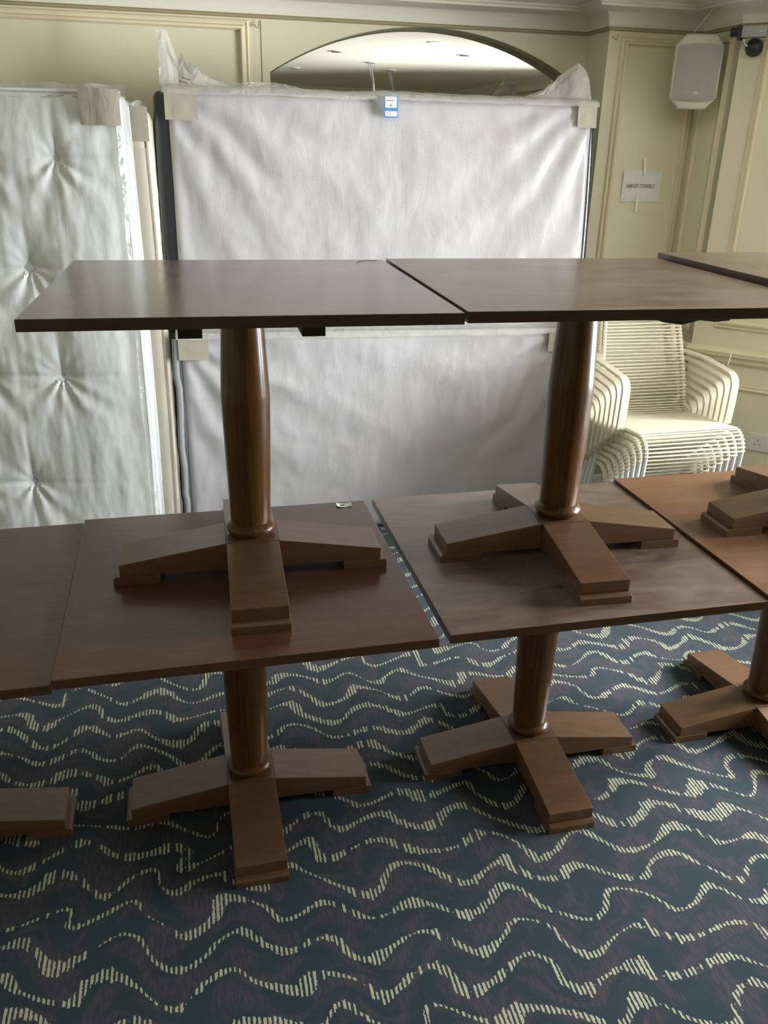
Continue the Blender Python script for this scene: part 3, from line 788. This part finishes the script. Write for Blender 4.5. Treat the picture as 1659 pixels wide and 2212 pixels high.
# ------------------------------------------------------------------ stacked cord chairs (room frame, front towards -depth)
CW = 0.232                         # half width at the seat rails
def arc(c, r, a0, a1, n): return [(c[0] + r * math.cos(R(a0 + (a1 - a0) * i / n)), c[1] + r * math.sin(R(a0 + (a1 - a0) * i / n))) for i in range(n + 1)]
# side outline (depth, height): front leg, rounded knee, seat, rounded hip, back
SIDE = [(0.035, 0.0), (0.006, 0.30)] + arc((0.078, 0.345), 0.075, 178, 97, 8) + [(0.22, 0.406), (0.38, 0.388)] + arc((0.405, 0.470), 0.085, -98, -18, 7) + [(0.520, 0.62), (0.565, 0.76), (0.590, 0.850)]
def half_w(z, d): return CW - 0.040 * max(0.0, min(1.0, (z - 0.42) / 0.42)) - 0.006 * max(0.0, min(1, d / 0.4))
def side_pt(s, d, z): return (s * half_w(z, d), d, z)
def resample(poly, step):
    out = [poly[0]]; acc = 0.0
    for (a, b) in zip(poly, poly[1:]):
        L = math.hypot(b[0] - a[0], b[1] - a[1]); t = step - acc
        while t <= L:
            out.append((a[0] + (b[0] - a[0]) * t / L, a[1] + (b[1] - a[1]) * t / L)); t += step
        acc = L - (t - step)
    return out
CORDS = [p for p in resample(SIDE[2:], 0.0155)]
def cord_mesh(mb, d, z):
    w = half_w(z, d)
    sag = -0.003
    pts = []
    # wrap over the rail on each side, straight between
    for x in (-w - 0.012, -w - 0.004, -w * 0.5, 0, w * 0.5, w + 0.004, w + 0.012):
        pts.append((x, d, z + (0.0 if abs(x) > w + 0.008 else 0.0135) + (sag if abs(x) < w * 0.9 else 0)))
    return pts
def cord_dir():
    """outward offset of every cord from the rail: normal of the side outline"""
    res = []
    for i, p in enumerate(CORDS):
        a = CORDS[max(0, i - 1)]; b = CORDS[min(len(CORDS) - 1, i + 1)]
        t = Vector((b[0] - a[0], b[1] - a[1])).normalized()
        res.append((-t.y, t.x))
    return res
CDIR = cord_dir()
def add_cord(mb, i):
    d, z = CORDS[i]; nx, nz = CDIR[i]
    w = half_w(z, d); o = 0.0125; jit = 0.0022 * math.sin(i * 12.9)
    pts = []
    for x, k2 in ((-w - 0.0125, 0.1), (-w - 0.008, 0.85), (-w, 1.0), (0, 0.92), (w, 1.0), (w + 0.008, 0.85), (w + 0.0125, 0.1)):
        q = 1 if x > 0 else 0
        pts.append((x, d + nx * o * k2, z + nz * o * k2 + jit * (x / w)))
    mb.tube(pts, 0.0034, 6)
def make_chair(single):
    r = thing('cord_chair', 'x', 'chair')
    for s in (-1, 1):
        rail = MB().tube([side_pt(s, d, z) for d, z in SIDE[2:]], 0.0115, 8).build('side_rail', M['chair_frame'], r, smooth=True)
        MB().tube([side_pt(s, d, z) for d, z in SIDE[:3]], 0.0112, 8).build('front_leg', M['chair_leg'], r, smooth=True)
        MB().tube([(s * CW * 0.985, 0.36, 0.374), (s * CW * 1.0, 0.40, 0.30), (s * CW * 1.02, 0.47, 0.0)], 0.0112, 8).build('rear_leg', M['chair_leg'], r, smooth=True)
        # flat arm: from the back, forward, round the corner and down to the seat rail
        xa = s * (CW + 0.034)
        pth = [(s * (CW - 0.002), 0.555, 0.668), (s * (CW + 0.016), 0.50, 0.664), (xa, 0.44, 0.660), (xa, 0.32, 0.650)]
        pth += [(xa, 0.232 + 0.055 * math.cos(R(90 + 9 * i)), 0.586 + 0.055 * math.sin(R(90 + 9 * i)) + 0.0) for i in range(0, 11)]
        pth += [(xa, 0.179, 0.50), (xa, 0.185, 0.415)]
        MB().band(pth, (1, 0, 0), 0.040, 0.012).build('arm', M['chair_frame'], r, smooth=True)
        MB().tube([(xa, 0.184, 0.420), (s * (CW + 0.004), 0.19, 0.405)], 0.009, 8).build('arm_bracket', M['chair_frame'], r, smooth=True)
    MB().tube([(-half_w(0.85, 0.59), 0.59, 0.85), (0, 0.594, 0.853), (half_w(0.85, 0.59), 0.59, 0.85)], 0.0115, 8).build('top_rail', M['chair_frame'], r, smooth=True)
    MB().tube([(-CW, 0.44, 0.10), (CW, 0.44, 0.10)], 0.009, 8).build('stretcher', M['chair_leg'], r, smooth=True)
    if single:
        for i in range(len(CORDS)):
            mb = MB(); add_cord(mb, i); mb.build('cord', M['chair_cord'], r, smooth=True)
    else:
        mb = MB()
        for i in range(len(CORDS)): add_cord(mb, i)
        c = mb.build('cord_webbing', M['chair_cord'], r, smooth=True)
        c['kind'] = 'stuff'
    return r
ORD = ['topmost', 'second from the top', 'third from the top', 'fourth from the top', 'fifth from the top', 'sixth from the top', 'second from the bottom', 'bottom']
proto = None
for i in range(8):
    if i == 0: ch = make_chair(True)
    elif i == 1: ch = proto = make_chair(False)
    else: ch = copy_tree(proto)
    tag(ch, 'white cord armchair, %s of the stack in the corner' % ORD[i], 'chair', 'stacked white cord chairs')
    ch.location = W(2.082, 3.10 + 0.0445 * i, 0.0345 * (7 - i))
    ch.rotation_euler = (0, 0, YAW + R(1.0))

# cable tie ends poking up by the arms
for i in range(5):
    p = W(2.345 - 0.002 * i, 3.36 + 0.0445 * i, 0.665 + 0.0345 * (7 - i))
    tag(MB().tube([(0, 0, 0), (0.003, 0, 0.02), (0.010, 0, 0.030 + (0.035 if i == 0 else 0))], 0.0018, 6).build('cable_tie', M['chair_cord'], None, smooth=True, loc=p, rotz=YAW),
        'cable tie tail sticking up from the right arm, %s in the stack' % ['long, topmost', 'second down', 'third down', 'fourth down', 'fifth down'][i], 'cable tie', 'cable ties on the chair arms')

# ------------------------------------------------------------------ things on the walls
# paper sign
sg = thing('paper_sign', 'white paper sign reading HAND TOWELS taped to the pier', 'sign', W(2.2, PW - 0.0015, 1.553), YAW)
MB().grid(10, 6, lambda a, b: (-0.102 + 0.204 * a, -0.0015 - 0.0030 * abs(fbm(a * 2, b * 2)) - 0.004 * (2 * a - 1) ** 4 * b, 0.142 * b)).build('sheet', M['paper'], sg)
def text_mesh(name, body, size, mat, parent, loc, align='CENTER', depth=0.0003, xs=1.0):
    cu = bpy.data.curves.new(name + '_c', 'FONT'); cu.body = body; cu.size = size; cu.align_x = align; cu.align_y = 'CENTER'; cu.extrude = depth; cu.offset = -0.00035
    ob = bpy.data.objects.new(name + '_c', cu); col.objects.link(ob)
    bpy.context.view_layer.update()
    me = bpy.data.meshes.new_from_object(ob.evaluated_get(bpy.context.evaluated_depsgraph_get()))
    bpy.data.objects.remove(ob); bpy.data.curves.remove(cu)
    me.transform(Matrix.Translation(loc) @ Matrix.Rotation(R(90), 4, 'X') @ Matrix.Diagonal((xs, 1, 1, 1)))
    me.materials.clear(); me.materials.append(mat); me.name = name
    o = bpy.data.objects.new(name, me); col.objects.link(o); o.parent = parent
    return o
text_mesh('lettering', 'HAND TOWELS', 0.0255, M['ink'], sg, (-0.006, -0.0080, 0.072), xs=0.84)
for (x, z, a) in ((0.004, 0.158, -8), (-0.014, -0.006, -2)):
    MB().box(-0.0075, 0.0075, -0.0086, -0.0078, -0.040, 0.040).xf(Matrix.Translation((x, 0, z)) @ Matrix.Rotation(R(a), 4, 'Y')).build('tape', M['tape_cream'], sg)

# hooks
for (u, d, lab) in ((1.962, PW, 'small brass cup hook at the top of the pier'), (0.360, NW, 'small brass cup hook beside the left wall panel')):
    h = MB().tube([(0, 0, 0), (0, -0.012, 0.0), (0.006, -0.016, -0.012), (0.014, -0.016, -0.014), (0.018, -0.016, 0.0), (0.019, -0.016, 0.012)], 0.0018, 7)
    tag(h.build('cup_hook', M['hook'], None, smooth=True, loc=W(u, d, 2.258), rotz=YAW), lab, 'hook', 'wall hooks')

# loudspeaker
sp = thing('loudspeaker', 'ivory wall loudspeaker with grey grille above the paper sign', 'speaker', W(2.285, 3.90, 1.962), YAW + R(-19))
SW, SH = 0.103, 0.300
OUT = [(-SW, 0.046), (-SW + 0.044, 0.0), (SW - 0.044, 0.0), (SW, 0.046), (SW, SH - 0.046), (SW - 0.038, SH), (-SW + 0.038, SH), (-SW, SH - 0.046)]
mb = MB(); vs = []; fs = []
lay = [(-0.036, 0.955), (-0.031, 1.0), (-0.010, 1.0), (0.085, 0.66)]
for y, s in lay:
    for x, z in OUT: vs.append((x * s, y, SH / 2 + (z - SH / 2) * s))
for i in range(len(lay) - 1):
    for q in range(8): fs.append((i * 8 + q, i * 8 + (q + 1) % 8, (i + 1) * 8 + (q + 1) % 8, (i + 1) * 8 + q))
fs += [tuple(range(8)), tuple(24 + q for q in range(8))]
mb.add(vs, fs).build('cabinet', M['speaker'], sp, 0.004, smooth=True)
def gr(a, b):
    x = (-1 + 2 * a) * (SW - 0.008)
    zl = 0.040 - 0.008 * (1 - (2 * a - 1) ** 2); zh = SH - 0.048 + 0.010 * (1 - (2 * a - 1) ** 2)
    return (x, -0.038 - 0.007 * (1 - (2 * a - 1) ** 2), zl + (zh - zl) * b)
g = MB().grid(16, 10, gr); n0 = len(g.v)
g.grid(16, 10, lambda a, b: (gr(a, b)[0], -0.034, gr(a, b)[2]))
g.build('grille', M['grille'], sp, smooth=True)
MB().lathe([(0.001, 0.002), (0.009, 0.0015), (0.011, 0.0)], 20).xf(Matrix.Translation((0.004, -0.0452, 0.066)) @ Matrix.Rotation(R(90), 4, 'X') @ Matrix.Diagonal((1.2, 0.55, 1, 1))).build('badge', M['speaker'], sp, smooth=True)
MB().box(-0.016, 0.016, 0.075, 0.185, 0.13, 0.165).build('bracket', M['speaker'], sp, 0.003)
MB().tube([(0.02, 0.05, SH - 0.02), (-0.02, 0.06, SH + 0.01), (0.0, 0.075, SH + 0.035), (0.035, 0.060, SH + 0.085), (0.045, 0.030, SH + 0.110)], 0.0032, 8).build('cable', M['cornice'], sp, smooth=True)

# CCTV camera on the splayed wall
AS = YAW - R(45)
cc = thing('security_camera', 'small grey box security camera with black lens on a black ball mount', 'camera', W(PR + 0.061 * s2, SD - 0.061 * s2, 2.204), AS)
MB().box(-0.042, 0.060, -0.105, -0.068, 0.030, 0.076).build('body', M['grey_metal'], cc, 0.003)
MB().box(-0.058, -0.0425, -0.107, -0.066, 0.022, 0.078).build('lens_housing', M['black'], cc, 0.002)
MB().lathe([(0.001, -0.030), (0.017, -0.030), (0.019, -0.026), (0.018, -0.010), (0.021, -0.008), (0.021, 0.0)], 28).xf(Matrix.Translation((-0.0585, -0.087, 0.054)) @ Matrix.Rotation(R(90), 4, 'Y')).build('lens', M['black'], cc, smooth=True)
MB().sphere((0.0, -0.030, 0.0), 0.030).build('ball_mount', M['black'], cc, smooth=True)
MB().lathe([(0.034, -0.012), (0.036, -0.008), (0.036, 0.0)], 28).xf(Matrix.Rotation(R(90), 4, 'X') @ Matrix.Diagonal((1, 1, -1, 1))).xf(Matrix.Translation((0, -0.012, 0))).build('wall_plate', M['black'], cc, smooth=True)
MB().tube([(-0.020, -0.052, 0.006), (-0.034, -0.074, 0.012), (-0.036, -0.086, 0.030)], 0.006, 10).build('neck', M['chrome'], cc, smooth=True)
MB().tube([(-0.045, -0.06, 0.079), (-0.03, -0.05, 0.088), (-0.01, -0.04, 0.083), (0.012, -0.03, 0.080), (0.034, -0.025, 0.086), (0.055, -0.03, 0.080), (0.066, -0.06, 0.062)], 0.0022, 7).build('cable', M['rail'], cc, smooth=True)
mb = MB()
mb.box(-0.022, -0.016, -0.1062, -0.1052, 0.060, 0.063); mb.box(-0.016, -0.009, -0.1062, -0.1052, 0.056, 0.059); mb.box(-0.009, -0.004, -0.1062, -0.1052, 0.058, 0.063); mb.box(0.030, 0.046, -0.1062, -0.1052, 0.050, 0.055)
mb.build('print', M['label_white'], cc)

# double socket
sk = thing('wall_socket', 'white double power socket on the splayed wall beside the chairs', 'socket', W(PR + 0.420 * s2, SD - 0.420 * s2, 0.432), AS)
MB().box(-0.074, 0.074, -0.010, 0, 0, 0.086).build('face_plate', M['white'], sk, 0.002)
for x in (-0.036, 0.036):
    s = MB().box(x - 0.012, x + 0.002, -0.014, -0.0101, 0.056, 0.076).build('switch', M['white'], sk, 0.0015)
    mb = MB(); mb.box(x + 0.008, x + 0.012, -0.0106, -0.01005, 0.050, 0.058)
    mb.box(x - 0.005, x + 0.002, -0.0106, -0.01005, 0.030, 0.034); mb.box(x + 0.018, x + 0.025, -0.0106, -0.01005, 0.030, 0.034)
    mb.build('pin_holes', M['ink'], sk)
